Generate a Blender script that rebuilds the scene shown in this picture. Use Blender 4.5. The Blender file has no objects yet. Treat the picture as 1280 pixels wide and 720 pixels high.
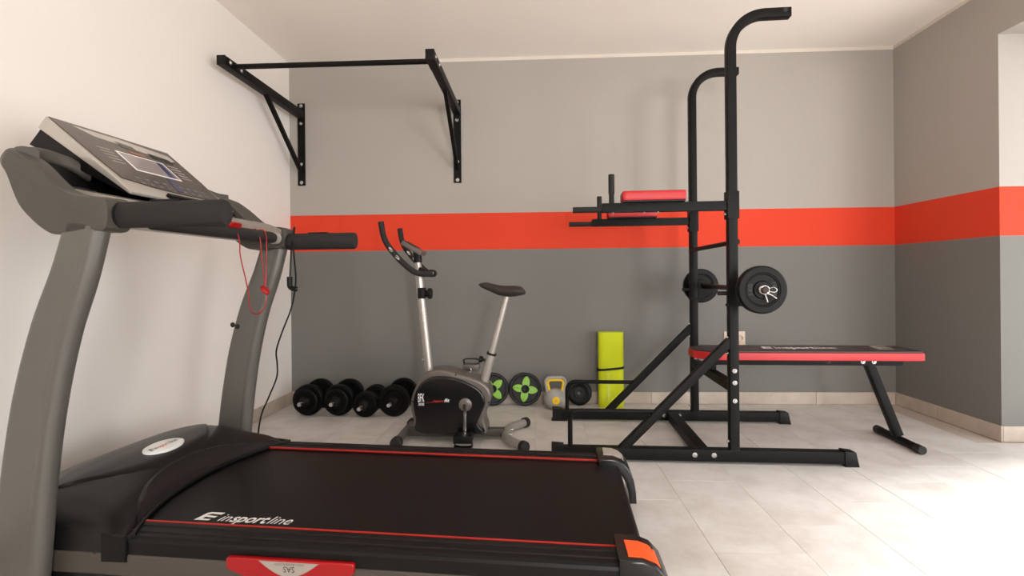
import bpy, bmesh, math, random
from mathutils import Vector, Matrix
R = random.Random(7)
PI = math.pi
SC = bpy.context.scene
COL = SC.collection
# ------------------------------------------------------------------ camera
W, HC, YB = 4.5175, 2.624, -6.2            # room width, ceiling height, rear wall
cam_d = bpy.data.cameras.new('camera')
cam = bpy.data.objects.new('camera', cam_d); COL.objects.link(cam)
cam_d.sensor_fit = 'HORIZONTAL'; cam_d.sensor_width = 36.0; cam_d.lens = 18.0
cam_d.shift_y = -14.2/1280; cam_d.clip_start = 0.02
yaw, roll = 0.0453, -0.0091
fw = Vector((-math.sin(yaw), math.cos(yaw), 0)); rt = Vector((math.cos(yaw), math.sin(yaw), 0)); up = Vector((0, 0, 1))
rt3 = rt*math.cos(roll)+up*math.sin(roll); up3 = up*math.cos(roll)-rt*math.sin(roll)
m = Matrix((rt3, up3, -fw)).transposed().to_4x4(); m.translation = (1.885, -3.8725, 0.961)
cam.matrix_world = m
SC.camera = cam
# ------------------------------------------------------------------ world, daylight, exposure
SC.view_settings.view_transform = 'Standard'; SC.view_settings.look = 'None'
SC.view_settings.gamma = 1.0; SC.view_settings.use_curve_mapping = False
SC.view_settings.exposure = -0.06
SC.cycles.use_denoising = True
SC.cycles.max_bounces = 12; SC.cycles.diffuse_bounces = 8; SC.cycles.transparent_max_bounces = 12
world = bpy.data.worlds.new('sky'); SC.world = world; world.use_nodes = True
bg = world.node_tree.nodes['Background']; bg.inputs[0].default_value = (0.80, 0.90, 1.0, 1); bg.inputs[1].default_value = 1.0
def area(name, loc, rot, sx, sy, power, col):
    l = bpy.data.lights.new(name, 'AREA'); l.shape = 'RECTANGLE'; l.size = sx; l.size_y = sy; l.energy = power; l.color = col
    o = bpy.data.objects.new(name, l); COL.objects.link(o); o.location = loc; o.rotation_euler = rot
    return o
OY0, OY1, OZ = -0.849, -5.65, 2.309       # wide glazed opening in the right wall
area('daylight_side_door', (W+0.75, -2.9, 1.25), (0, PI/2, 0), 2.2, 4.0, 66, (0.95, 0.98, 1.0))
terrace = area('sunlit_terrace_bounce', (6.6, -7.0, 0.95), (0, 0, 0), 2.0, 2.0, 270, (1.0, 0.98, 0.96))
terrace.rotation_euler = Vector((-.54, .84, .06)).to_track_quat('-Z', 'Z').to_euler()
area('daylight_rear_window', (2.85, YB+0.10, 1.35), (PI/2, 0, 0), 0.35, 1.3, 84, (1.0, 0.99, 0.98))
sun_d = bpy.data.lights.new('sun', 'SUN'); sun_d.energy = 9.0; sun_d.angle = 0.34; sun_d.color = (1.0, 0.985, 0.97)
sun = bpy.data.objects.new('sun', sun_d); COL.objects.link(sun)
sun.rotation_euler = Vector((-.92, -.40, -1.05)).to_track_quat('-Z', 'Y').to_euler()

# ------------------------------------------------------------------ materials
def nt(name):
    m = bpy.data.materials.new(name); m.use_nodes = True
    return m, m.node_tree.nodes, m.node_tree.links, m.node_tree.nodes['Principled BSDF']
def S(c):                                  # sRGB 0-255 -> linear
    return tuple(((v/255)/12.92 if v/255 <= .04045 else ((v/255+.055)/1.055)**2.4) for v in c)+(1,)
def plain(name, col, rough=.5, metal=0., bump=0., scale=200., var=0., spec=.5, coat=0.):
    m, n, l, b = nt(name)
    b.inputs['Base Color'].default_value = col; b.inputs['Roughness'].default_value = rough
    b.inputs['Metallic'].default_value = metal; b.inputs['Specular IOR Level'].default_value = spec
    b.inputs['Coat Weight'].default_value = coat
    tc = n.new('ShaderNodeTexCoord'); nz = n.new('ShaderNodeTexNoise'); nz.inputs['Scale'].default_value = scale
    nz.inputs['Detail'].default_value = 4
    l.new(tc.outputs['Object'], nz.inputs['Vector'])
    if bump:
        bp = n.new('ShaderNodeBump'); bp.inputs['Strength'].default_value = bump; bp.inputs['Distance'].default_value = .002
        l.new(nz.outputs['Fac'], bp.inputs['Height']); l.new(bp.outputs['Normal'], b.inputs['Normal'])
    mr = n.new('ShaderNodeMapRange'); mr.inputs['To Min'].default_value = max(0, rough-.06); mr.inputs['To Max'].default_value = min(1, rough+.06)
    l.new(nz.outputs['Fac'], mr.inputs['Value']); l.new(mr.outputs['Result'], b.inputs['Roughness'])
    if var:
        mx = n.new('ShaderNodeMix'); mx.data_type = 'RGBA'
        mx.inputs['A'].default_value = tuple(c*(1-var) for c in col[:3])+(1,); mx.inputs['B'].default_value = tuple(min(1, c*(1+var)) for c in col[:3])+(1,)
        l.new(nz.outputs['Fac'], mx.inputs['Factor']); l.new(mx.outputs['Result'], b.inputs['Base Color'])
    return m
WHITE_WALL = plain('cream_wall_paint', S((236, 231, 225)), .85, bump=.06, scale=90, var=.012)
CEIL = plain('cream_ceiling_paint', S((246, 239, 231)), .9, bump=.05, scale=60, var=.01)
def banded():
    m, n, l, b = nt('banded_wall_paint')
    tc = n.new('ShaderNodeTexCoord'); sx = n.new('ShaderNodeSeparateXYZ'); l.new(tc.outputs['Object'], sx.inputs[0])
    col_out = None; prev = S((113, 112, 108))
    for zlim, c in ((1.1684, S((212, 58, 27))), (1.4466, S((165, 159, 152))), (2.600, S((212, 203, 193)))):
        gt = n.new('ShaderNodeMath'); gt.operation = 'GREATER_THAN'; gt.inputs[1].default_value = zlim; l.new(sx.outputs['Z'], gt.inputs[0])
        mx = n.new('ShaderNodeMix'); mx.data_type = 'RGBA'; mx.inputs['A'].default_value = prev; mx.inputs['B'].default_value = c
        if col_out: l.new(col_out, mx.inputs['A'])
        l.new(gt.outputs[0], mx.inputs['Factor']); col_out = mx.outputs['Result']
    nz = n.new('ShaderNodeTexNoise'); nz.inputs['Scale'].default_value = 70; nz.inputs['Detail'].default_value = 5
    l.new(tc.outputs['Object'], nz.inputs['Vector'])
    hs = n.new('ShaderNodeHueSaturation'); mr = n.new('ShaderNodeMapRange'); mr.inputs['To Min'].default_value = .975; mr.inputs['To Max'].default_value = 1.025
    l.new(nz.outputs['Fac'], mr.inputs['Value']); l.new(mr.outputs['Result'], hs.inputs['Value']); l.new(col_out, hs.inputs['Color'])
    l.new(hs.outputs['Color'], b.inputs['Base Color']); b.inputs['Roughness'].default_value = .8
    bp = n.new('ShaderNodeBump'); bp.inputs['Strength'].default_value = .06; bp.inputs['Distance'].default_value = .002
    l.new(nz.outputs['Fac'], bp.inputs['Height']); l.new(bp.outputs['Normal'], b.inputs['Normal'])
    return m
BAND = banded()
def tile(name, base, dark, rough):
    m, n, l, b = nt(name)
    tc = n.new('ShaderNodeTexCoord'); oi = n.new('ShaderNodeObjectInfo')
    ad = n.new('ShaderNodeVectorMath'); ad.operation = 'ADD'
    sc = n.new('ShaderNodeVectorMath'); sc.operation = 'SCALE'; sc.inputs['Scale'].default_value = 37.0
    cb = n.new('ShaderNodeCombineXYZ'); l.new(oi.outputs['Random'], cb.inputs[0]); l.new(oi.outputs['Random'], cb.inputs[1])
    l.new(cb.outputs[0], sc.inputs[0]); l.new(sc.outputs[0], ad.inputs[0]); l.new(tc.outputs['Object'], ad.inputs[1])
    n1 = n.new('ShaderNodeTexNoise'); n1.inputs['Scale'].default_value = 5; n1.inputs['Detail'].default_value = 8; n1.inputs['Roughness'].default_value = .62
    n2 = n.new('ShaderNodeTexNoise'); n2.inputs['Scale'].default_value = 60; n2.inputs['Detail'].default_value = 6
    l.new(ad.outputs[0], n1.inputs['Vector']); l.new(ad.outputs[0], n2.inputs['Vector'])
    mx = n.new('ShaderNodeMix'); mx.data_type = 'RGBA'; mx.inputs['A'].default_value = dark; mx.inputs['B'].default_value = base
    mr = n.new('ShaderNodeMapRange'); mr.inputs['From Min'].default_value = .3; mr.inputs['From Max'].default_value = .62
    l.new(n1.outputs['Fac'], mr.inputs['Value']); l.new(mr.outputs['Result'], mx.inputs['Factor'])
    hs = n.new('ShaderNodeHueSaturation'); m2 = n.new('ShaderNodeMapRange'); m2.inputs['To Min'].default_value = .94; m2.inputs['To Max'].default_value = 1.05
    l.new(n2.outputs['Fac'], m2.inputs['Value']); l.new(m2.outputs['Result'], hs.inputs['Value']); l.new(mx.outputs['Result'], hs.inputs['Color'])
    l.new(hs.outputs['Color'], b.inputs['Base Color']); b.inputs['Roughness'].default_value = rough
    bp = n.new('ShaderNodeBump'); bp.inputs['Strength'].default_value = .08; bp.inputs['Distance'].default_value = .002
    l.new(n2.outputs['Fac'], bp.inputs['Height']); l.new(bp.outputs['Normal'], b.inputs['Normal'])
    return m
TILE = tile('stone_floor_tile', S((213, 210, 206)), S((191, 185, 179)), .42)
BTILE = tile('stone_skirting_tile', S((190, 178, 166)), S((168, 154, 141)), .5)
GROUT = plain('tile_grout', S((184, 174, 164)), .9, bump=.2, scale=300)
BLACK = plain('black_powder_coat', S((17, 16, 15)), .48, bump=.05, scale=500, spec=.14)
BLACKP = plain('black_plastic', S((12, 11, 11)), .45, bump=.06, scale=700, spec=.25)
GLOSSB = plain('glossy_black_plastic', S((12, 11, 12)), .25)
RUBBER = plain('black_rubber', S((22, 22, 22)), .62, bump=.2, scale=400)
BELT = plain('treadmill_belt_rubber', S((9, 8, 8)), .42, bump=.25, scale=900, spec=.2)
VINYL = plain('black_plate_vinyl', S((7, 7, 7)), .40, bump=.06, scale=150, spec=.16)
FOAM = plain('black_foam', S((26, 23, 21)), .8, bump=.3, scale=600)
GREYARM = plain('grey_textured_plastic', S((70, 66, 60)), .5, bump=.25, scale=900)
GREYMET = plain('grey_painted_steel', S((100, 98, 93)), .32, .35, scale=300)
GREYFR = plain('grey_brown_frame_paint', S((74, 68, 62)), .42, .1)
SILVER = plain('silver_plastic', S((190, 184, 176)), .3, .45)
SILVERP = plain('silver_bike_paint', S((172, 166, 160)), .3, .55)
GREYB = plain('dark_silver_bike_plastic', S((104, 97, 92)), .35, .35)
CHROME = plain('chrome', S((225, 225, 225)), .12, 1.0)
BOLT = plain('zinc_bolt', S((200, 200, 200)), .22, 1.0)
RED = plain('red_vinyl', S((178, 16, 24)), .42, bump=.08, scale=300)
REDP = plain('red_plastic', S((156, 5, 13)), .3)
REDLINE = plain('red_trim_print', S((172, 38, 30)), .4)
ORANGE = plain('orange_reflector', S((235, 92, 34)), .3, bump=.4, scale=900)
GREEN = plain('green_plastic', S((132, 188, 58)), .4)
LIME = plain('lime_foam_mat', S((196, 206, 6)), .75, bump=.3, scale=500, var=.05)
KGREY = plain('grey_kettlebell_vinyl', S((158, 156, 153)), .35)
YELLOW = plain('yellow_plastic', S((232, 190, 28)), .4)
WHITEP = plain('white_print', S((232, 232, 230)), .5)
GREYP = plain('grey_print', S((150, 143, 136)), .5)
PANEL = plain('dark_bronze_console_face', S((84, 74, 66)), .22, .3)
LCD = plain('lcd_glass', S((150, 140, 138)), .12)
BLUE = plain('blue_display_film', S((28, 40, 92)), .15)
GREYLAB = plain('grey_label', S((158, 150, 142)), .4)
BLKPR = plain('black_print', S((16, 16, 16)), .5)
REDPR = plain('red_print', S((200, 40, 34)), .5)
DULLGR = plain('dim_grey_print', S((92, 90, 86)), .5)
BEIGE = plain('beige_socket_plastic', S((205, 184, 166)), .4)
WFRAME = plain('white_door_frame', S((235, 235, 232)), .35)
def glass():
    m, n, l, b = nt('clear_glazing'); out = n['Material Output']
    tr = n.new('ShaderNodeBsdfTransparent'); gl = n.new('ShaderNodeBsdfGlossy'); gl.inputs['Roughness'].default_value = .02
    mx = n.new('ShaderNodeMixShader'); mx.inputs[0].default_value = .05
    l.new(tr.outputs[0], mx.inputs[1]); l.new(gl.outputs[0], mx.inputs[2]); l.new(mx.outputs[0], out.inputs['Surface'])
    n.remove(b); return m
GLASS = glass()

# ------------------------------------------------------------------ mesh helpers
def V(*a): return Vector(a)
def obj(name, bm, mat, parent=None, smooth=32, loc=None, rot=None):
    if isinstance(bm, bmesh.types.BMesh):
        bmesh.ops.recalc_face_normals(bm, faces=bm.faces)
        me = bpy.data.meshes.new(name); bm.to_mesh(me); bm.free()
    else: me = bm
    if not me.materials: me.materials.append(mat)
    if smooth:
        for p in me.polygons: p.use_smooth = True
        me.set_sharp_from_angle(angle=math.radians(smooth))
    o = bpy.data.objects.new(name, me); COL.objects.link(o)
    if parent: o.parent = parent
    if loc is not None: o.location = loc
    if rot is not None: o.rotation_euler = rot
    return o
def tag(o, label, cat, group=None):
    o['label'] = label; o['category'] = cat
    if group: o['group'] = group
    return o
def thing(name, label, cat, loc=(0, 0, 0), rotz=0, group=None):
    o = bpy.data.objects.new(name, None); COL.objects.link(o); o.empty_display_size = .1
    o.location = loc; o.rotation_euler = (0, 0, rotz)
    return tag(o, label, cat, group)
def struct(o): o['kind'] = 'structure'; return o
def xform(bm, mat): bmesh.ops.transform(bm, matrix=mat, verts=bm.verts); return bm
def box(x0, x1, y0, y1, z0, z1, bev=0., seg=2, bm=None):
    b = bmesh.new(); bmesh.ops.create_cube(b, size=1)
    for v in b.verts: v.co = V((x0+x1)/2+v.co.x*(x1-x0), (y0+y1)/2+v.co.y*(y1-y0), (z0+z1)/2+v.co.z*(z1-z0))
    if bev: bmesh.ops.bevel(b, geom=b.edges[:], offset=bev, segments=seg, profile=.7, affect='EDGES')
    return b
def ring_loft(rings, cap=True, closed=True, bm=None):
    b = bm or bmesh.new(); vr = [[b.verts.new(p) for p in r] for r in rings]
    n = len(vr[0])
    for a, c in zip(vr, vr[1:]):
        for i in range(n if closed else n-1):
            j = (i+1) % n
            b.faces.new((a[i], a[j], c[j], c[i]))
    if cap:
        b.faces.new(vr[0][::-1]); b.faces.new(vr[-1])
    return b
def circ(r, n=16, ph=0.): return [(r*math.cos(2*PI*i/n+ph), r*math.sin(2*PI*i/n+ph)) for i in range(n)]
def rrect(w, h, r, n=4):
    out = []
    for cx, cy, a0 in ((w/2-r, h/2-r, 0), (-w/2+r, h/2-r, PI/2), (-w/2+r, -h/2+r, PI), (w/2-r, -h/2+r, 1.5*PI)):
        for i in range(n+1):
            a = a0+PI/2*i/n; out.append((cx+r*math.cos(a), cy+r*math.sin(a)))
    return out
def sweep(path, prof, normal=None, cap=True, scales=None):
    P = [Vector(p) for p in path]; n = len(P); rings = []; u = None
    for i in range(n):
        d0 = (P[i]-P[i-1]).normalized() if i else None; d1 = (P[i+1]-P[i]).normalized() if i < n-1 else None
        t = (d0+d1).normalized() if d0 and d1 else (d0 or d1)
        k = 1/max(.3, t.dot(d1)) if d0 and d1 else 1
        if normal is not None:
            w = Vector(normal).normalized(); s = w.cross(t).normalized()
        else:
            if u is None: u = t.orthogonal().normalized()
            u = (u-t*u.dot(t)).normalized(); w = u; s = w.cross(t).normalized(); k = 1
        q = scales[i] if scales else 1
        rings.append([P[i]+s*(a*k*q)+w*(b_*q) for a, b_ in prof])
    return ring_loft(rings, cap)
def fillet(pts, r, n=8):
    P = [Vector(p) for p in pts]; out = [P[0]]
    for i in range(1, len(P)-1):
        a = (P[i-1]-P[i]).normalized(); c = (P[i+1]-P[i]).normalized()
        ang = a.angle(c); rr = r[i-1] if isinstance(r, (list, tuple)) else r
        d = rr/math.tan(ang/2); p0 = P[i]+a*d; p1 = P[i]+c*d
        cen = P[i]+(a+c).normalized()*(rr/math.sin(ang/2))
        v0 = p0-cen; v1 = p1-cen; th = v0.angle(v1)
        for k in range(n+1):
            f = k/n; out.append(cen+(v0*math.sin((1-f)*th)+v1*math.sin(f*th))/math.sin(th))
    out.append(P[-1]); return out
def smooth_path(pts, n=6):
    P = [Vector(p) for p in pts]; P = [P[0]*2-P[1]]+P+[P[-1]*2-P[-2]]; out = []
    for i in range(1, len(P)-2):
        for k in range(n):
            t = k/n; a, b, c, d = P[i-1:i+3]
            out.append(.5*((2*b)+(c-a)*t+(2*a-5*b+4*c-d)*t*t+(3*b-a-3*c+d)*t**3))
    out.append(P[-2]); return out
def lathe(prof, n=32):                    # prof (r, h) about +Z ; r=0 ends allowed
    b = bmesh.new(); rings = []
    for r, h in prof:
        rings.append([b.verts.new((0, 0, h))] if r < 1e-6 else [b.verts.new((r*math.cos(2*PI*i/n), r*math.sin(2*PI*i/n), h)) for i in range(n)])
    for a, c in zip(rings, rings[1:]):
        for i in range(n):
            j = (i+1) % n
            if len(a) == 1 and len(c) == 1: continue
            if len(a) == 1: b.faces.new((a[0], c[j], c[i]))
            elif len(c) == 1: b.faces.new((a[i], a[j], c[0]))
            else: b.faces.new((a[i], a[j], c[j], c[i]))
    return b
AX = {'x': Matrix.Rotation(PI/2, 4, 'Y'), '-x': Matrix.Rotation(-PI/2, 4, 'Y'), '-y': Matrix.Rotation(PI/2, 4, 'X'), 'y': Matrix.Rotation(-PI/2, 4, 'X'), 'z': Matrix.Identity(4), '-z': Matrix.Rotation(PI, 4, 'X')}
def prism(pts, d0, d1, plane='xz', bev=0., seg=2):   # outline extruded along the third axis
    b = bmesh.new(); put = {'xz': lambda p, d: (p[0], d, p[1]), 'xy': lambda p, d: (p[0], p[1], d), 'yz': lambda p, d: (d, p[0], p[1])}[plane]
    v0 = [b.verts.new(put(p, d0)) for p in pts]; v1 = [b.verts.new(put(p, d1)) for p in pts]; n = len(pts)
    f0 = b.faces.new(v0); f1 = b.faces.new(v1[::-1])
    for i in range(n): b.faces.new((v0[i], v1[i], v1[(i+1) % n], v0[(i+1) % n]))
    bmesh.ops.recalc_face_normals(b, faces=b.faces)
    if bev: bmesh.ops.bevel(b, geom=list(set(f0.edges[:]+f1.edges[:])), offset=bev, segments=seg, profile=.6, affect='EDGES')
    return b
def curve2(pts, n=5):                      # closed Catmull-Rom through 2-D points
    out = []; N = len(pts)
    for i in range(N):
        a, b, c, d = (Vector((*pts[(i+k) % N], 0)) for k in (-1, 0, 1, 2))
        for k in range(n):
            t = k/n; q = .5*((2*b)+(c-a)*t+(2*a-5*b+4*c-d)*t*t+(3*b-a-3*c+d)*t**3); out.append((q.x, q.y))
    return out
def hexbolt(r=.008, h=.006):
    return lathe([(0, h), (r*.55, h), (r*.75, h*.8), (r, h*.25), (r*1.35, h*.2), (r*1.35, 0), (0, 0)], 12)
BOLTME = {}
def bolt(parent, loc, axis, r=.008, h=.006, mat=None, name='bolt'):
    k = (r, h, (mat or BOLT).name, name)
    if k not in BOLTME:
        o = obj(name, hexbolt(r, h), mat or BOLT, parent); BOLTME[k] = o.data
    else: o = obj(name, BOLTME[k], mat or BOLT, parent, smooth=0)
    o.matrix_local = Matrix.Translation(loc) @ AX[axis]
    return o
def text_bm(parts, h, shear=0.):           # parts: (string, bold offset); laid flat in XY, baseline at y=0, returns bmesh of height h
    bm = bmesh.new(); x = 0
    for s, off in parts:
        c = bpy.data.curves.new('t', 'FONT'); c.body = s; c.size = 1; c.offset = off; c.resolution_u = 3; c.shear = shear
        o = bpy.data.objects.new('t', c); COL.objects.link(o)
        dg = bpy.context.evaluated_depsgraph_get(); me = bpy.data.meshes.new_from_object(o.evaluated_get(dg))
        b2 = bmesh.new(); b2.from_mesh(me)
        xs = [v.co.x for v in b2.verts]; x0, x1 = min(xs), max(xs)
        for v in b2.verts: v.co.x += x-x0+shear*0
        x += x1-x0+.05
        tmp = bpy.data.meshes.new('t2'); b2.to_mesh(tmp); b2.free(); bm.from_mesh(tmp)
        bpy.data.meshes.remove(tmp); bpy.data.meshes.remove(me); bpy.data.objects.remove(o); bpy.data.curves.remove(c)
    k = h/.7
    bmesh.ops.scale(bm, vec=(k, k, k), verts=bm.verts)
    return bm, (x-.05)*k
def logo_bm(w, h):                         # slanted rounded mark with two cut-ins, like a flag-shaped E
    b = bmesh.new()
    top = [(.42, 1), (.86, 1), (1.30, 1), (1.21, .76), (.80, .80), (.58, .80), (.30, .80)]
    P = [(.04, 0), (.30, 0), (.92, 0), (.98, .17), (.42, .20), (.20, .20), (.46, .42), (1.06, .34), (1.13, .54), (.56, .60), (.36, .58), (.60, .80), (1.22, .74), (1.30, 1), (.42, 1), (.26, .86)]
    vs = [b.verts.new((w*x, h*y, 0)) for x, y in P]
    for f in ((0, 1, 5), (1, 2, 4, 5), (2, 3, 4), (0, 5, 10, 15), (5, 4, 6, 10), (6, 7, 8, 9), (6, 9, 10), (10, 11, 15), (15, 11, 14), (11, 12, 13, 14)): b.faces.new([vs[i] for i in f])
    return b
def place(bm, origin, ux, uy):             # map flat XY shape to a plane
    ux = Vector(ux).normalized(); uy = Vector(uy).normalized(); uz = ux.cross(uy)
    mt = Matrix((ux, uy, uz)).transposed().to_4x4(); mt.translation = origin
    return xform(bm, mt)

# ------------------------------------------------------------------ the room
fl = struct(obj('floor', box(-.2, W+.6, YB-.2, .2, -.12, -.0022), GROUT))
TP, TL_, G = .3115, .623, .0013
ti = 0; tme = None
k0 = -7
def tile_me(w, l):
    return box(-w/2, w/2, -l/2, l/2, -.010, 0, .0006, 1)
shared = {}
for k in range(-7, 11):
    xa = 1.875+k*TP; xb = xa+TP
    xa_, xb_ = max(xa, 0), min(xb, W+.40)
    if xb_-xa_ < .02: continue
    off = ((k*7) % 3)*.2077+.03
    y = .6+off-.623
    while y > -4.9:
        ya, yb = max(y-TL_, -5.0), min(y, 0.)
        if xb > W+.01 and ya < OY1+.02: ya = max(ya, OY1+.02)
        if xb > W+.01 and yb > OY0-.02: yb = min(yb, OY0-.02)
        if yb-ya > .02:
            xbb = xb_
            key = (round(xb_-xa_, 4), round(yb-ya, 4))
            if key not in shared:
                o = obj('floor_tile', tile_me(xb_-xa_-G, yb-ya-G), TILE, fl, 0); shared[key] = o.data
            else: o = obj('floor_tile', shared[key], TILE, fl, 0)
            o.location = ((xa_+xb_)/2, (ya+yb)/2, R.uniform(-.0004, .0004))
        y -= TL_
struct(obj('ceiling', box(-.2, W+.6, YB-.2, .2, HC, HC+.15), CEIL, smooth=0))
struct(obj('wall_left', box(-.2, 0, YB-.2, .2, -.1, HC), WHITE_WALL, smooth=0))
struct(obj('wall_back', box(0, W+.4, 0, .2, -.1, HC), BAND, smooth=0))
wr = struct(obj('wall_rear', box(0, W+.4, YB-.2, YB, -.1, HC), WHITE_WALL, smooth=0))
# right wall with the door opening: one solid outline in the yz plane
wr = prism([(0, -.1), (OY0, -.1), (OY0, OZ), (OY1, OZ), (OY1, -.1), (YB, -.1), (YB, HC), (0, HC)], W, W+.40, 'yz')
struct(obj('wall_right', wr, BAND, smooth=0))
# skirting tiles
def skirting(name, segs):
    root = bpy.data.objects.new(name, None); COL.objects.link(root); struct(root)
    for x0, x1, y0, y1 in segs: obj('skirting_tile', box(x0, x1, y0, y1, .001, .0897, .0015, 1), BTILE, root, 0)
def cuts(a, b, step, off=0):
    e = [a]; q = a+off if off else a+step
    while q < b-.05: e.append(q); q += step
    e.append(b); return list(zip(e, e[1:]))
skirting('baseboard_back', [(a+.0008, b-.0008, -.011, 0) for a, b in cuts(0.012, W-.012, .6, .33)])
skirting('baseboard_left', [(0, .011, -b+.0008, -a-.0008) for a, b in cuts(.0, 5.0, .31, .12)])
skirting('baseboard_right', [(W-.011, W, -b+.0008, -a-.0008) for a, b in cuts(.0, -OY0+.011, .6, .4)]+[(W+.001, W+.33, OY0-.011, OY0)])
# glazed door at the outer side of the opening
dr = bpy.data.objects.new('door_1', None); COL.objects.link(dr); struct(dr)
dx0, dx1 = W+.34, W+.40
def ring_frame(y0, y1, z0, z1, t):
    return [(y0, y1, z1-t, z1), (y0, y1, z0, z0+t), (y0, y0+t, z0+t, z1-t), (y1-t, y1, z0+t, z1-t)]
for y0, y1, z0, z1 in ring_frame(OY1, OY0, .0, OZ, .05): obj('door_frame', box(dx0, dx1, y0, y1, z0, z1, .004), WFRAME, dr)
NL = 4; lw = (OY0-OY1-.10)/NL
ymid = OY0-.05-lw
for ya, yb in [(OY0-.05-(i+1)*lw, OY0-.05-i*lw) for i in range(NL)]:
    for y0, y1, z0, z1 in ring_frame(ya, yb, .05, OZ-.05, .075): obj('door_leaf', box(dx0+.005, dx1+.01, y0, y1, z0, z1, .004), WFRAME, dr)
    obj('pane', box(dx0+.03, dx0+.036, ya+.075, yb-.075, .125, OZ-.125), GLASS, dr, 0)
obj('door_handle', sweep(fillet([(dx0+.005, ymid-.03, 1.05), (dx0-.04, ymid-.03, 1.05), (dx0-.04, ymid-.15, 1.05)], .015, 5), circ(.009, 10)), CHROME, dr)
struct(obj('terrace_ground', box(W+.40, W+6, -8, 3, -.14, -.02), GROUT, smooth=0))
# double socket on the back wall
sk = thing('wall_socket', 'beige double power socket on dark grey wall behind squat tower', 'socket', (3.357, 0, .49))
obj('cover_plate', box(-.077, .077, -.009, 0, -.05, .05, .004), BEIGE, sk)
for s in (-1, 1):
    f = obj('socket_insert', xform(lathe([(0, .003), (.019, .003), (.021, .011), (.024, .012), (.024, 0), (0, 0)], 24), Matrix.Translation((s*.036, -.008, 0)) @ AX['-y']), BEIGE, sk)
    for q in (-1, 1): obj('pin_hole', xform(lathe([(0, .001), (.0026, .001), (.0026, 0), (0, 0)], 8), Matrix.Translation((s*.036+q*.0095, -.0115, 0)) @ AX['-y']), BLKPR, f)

# ------------------------------------------------------------------ wall pull-up bar
pb = thing('pull_up_bar', 'black steel wall-mounted pull-up bar with two triangular brackets', 'pull-up bar', (.70, -.001, 1.675))
XL, XR, Z0 = .095-.70, 1.303-.70, -1.675
for x in (XL, XR):
    obj('wall_plate', box(x-.029, x+.029, -.007, 0, 1.677+Z0, 2.309+Z0, .001, 1), BLACK, pb)
    obj('arm', box(x-.025, x+.025, -1.008, -.007, 2.193+Z0, 2.247+Z0, .003), BLACK, pb)
    obj('end_cap', box(x-.0255, x+.0255, -1.014, -1.008, 2.192+Z0, 2.248+Z0, .002), BLACKP, pb)
    obj('strut', sweep([(x, -.52, 2.196+Z0), (x, -.019, 1.786+Z0)], rrect(.03, .026, .003, 2), (1, 0, 0)), BLACK, pb)
    for z in (2.289, 2.155, 1.838, 1.699): bolt(pb, (x, -.007, z+Z0), '-y', .010, .008)
for x, s in ((XL, 1), (XR, -1)):
    obj('bar_flange', box(x+s*.025-(.004 if s < 0 else 0), x+s*.025+(.004 if s > 0 else 0), -.985, -.835, 2.197+Z0, 2.243+Z0, .001, 1), BLACK, pb)
    for y in (-.967, -.857): bolt(pb, (x+s*.029, y, 2.22+Z0), 'x' if s > 0 else '-x', .010, .007)
for y in (-.967, -.857): bolt(pb, (XR+.025, y, 2.22+Z0), 'x', .010, .007)
obj('bar', xform(lathe([(0, 0), (.0155, 0), (.0155, 1.150), (0, 1.150)], 20), Matrix.Translation((XL+.029, -.912, 2.22+Z0)) @ AX['x']), BLACK, pb)

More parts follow.
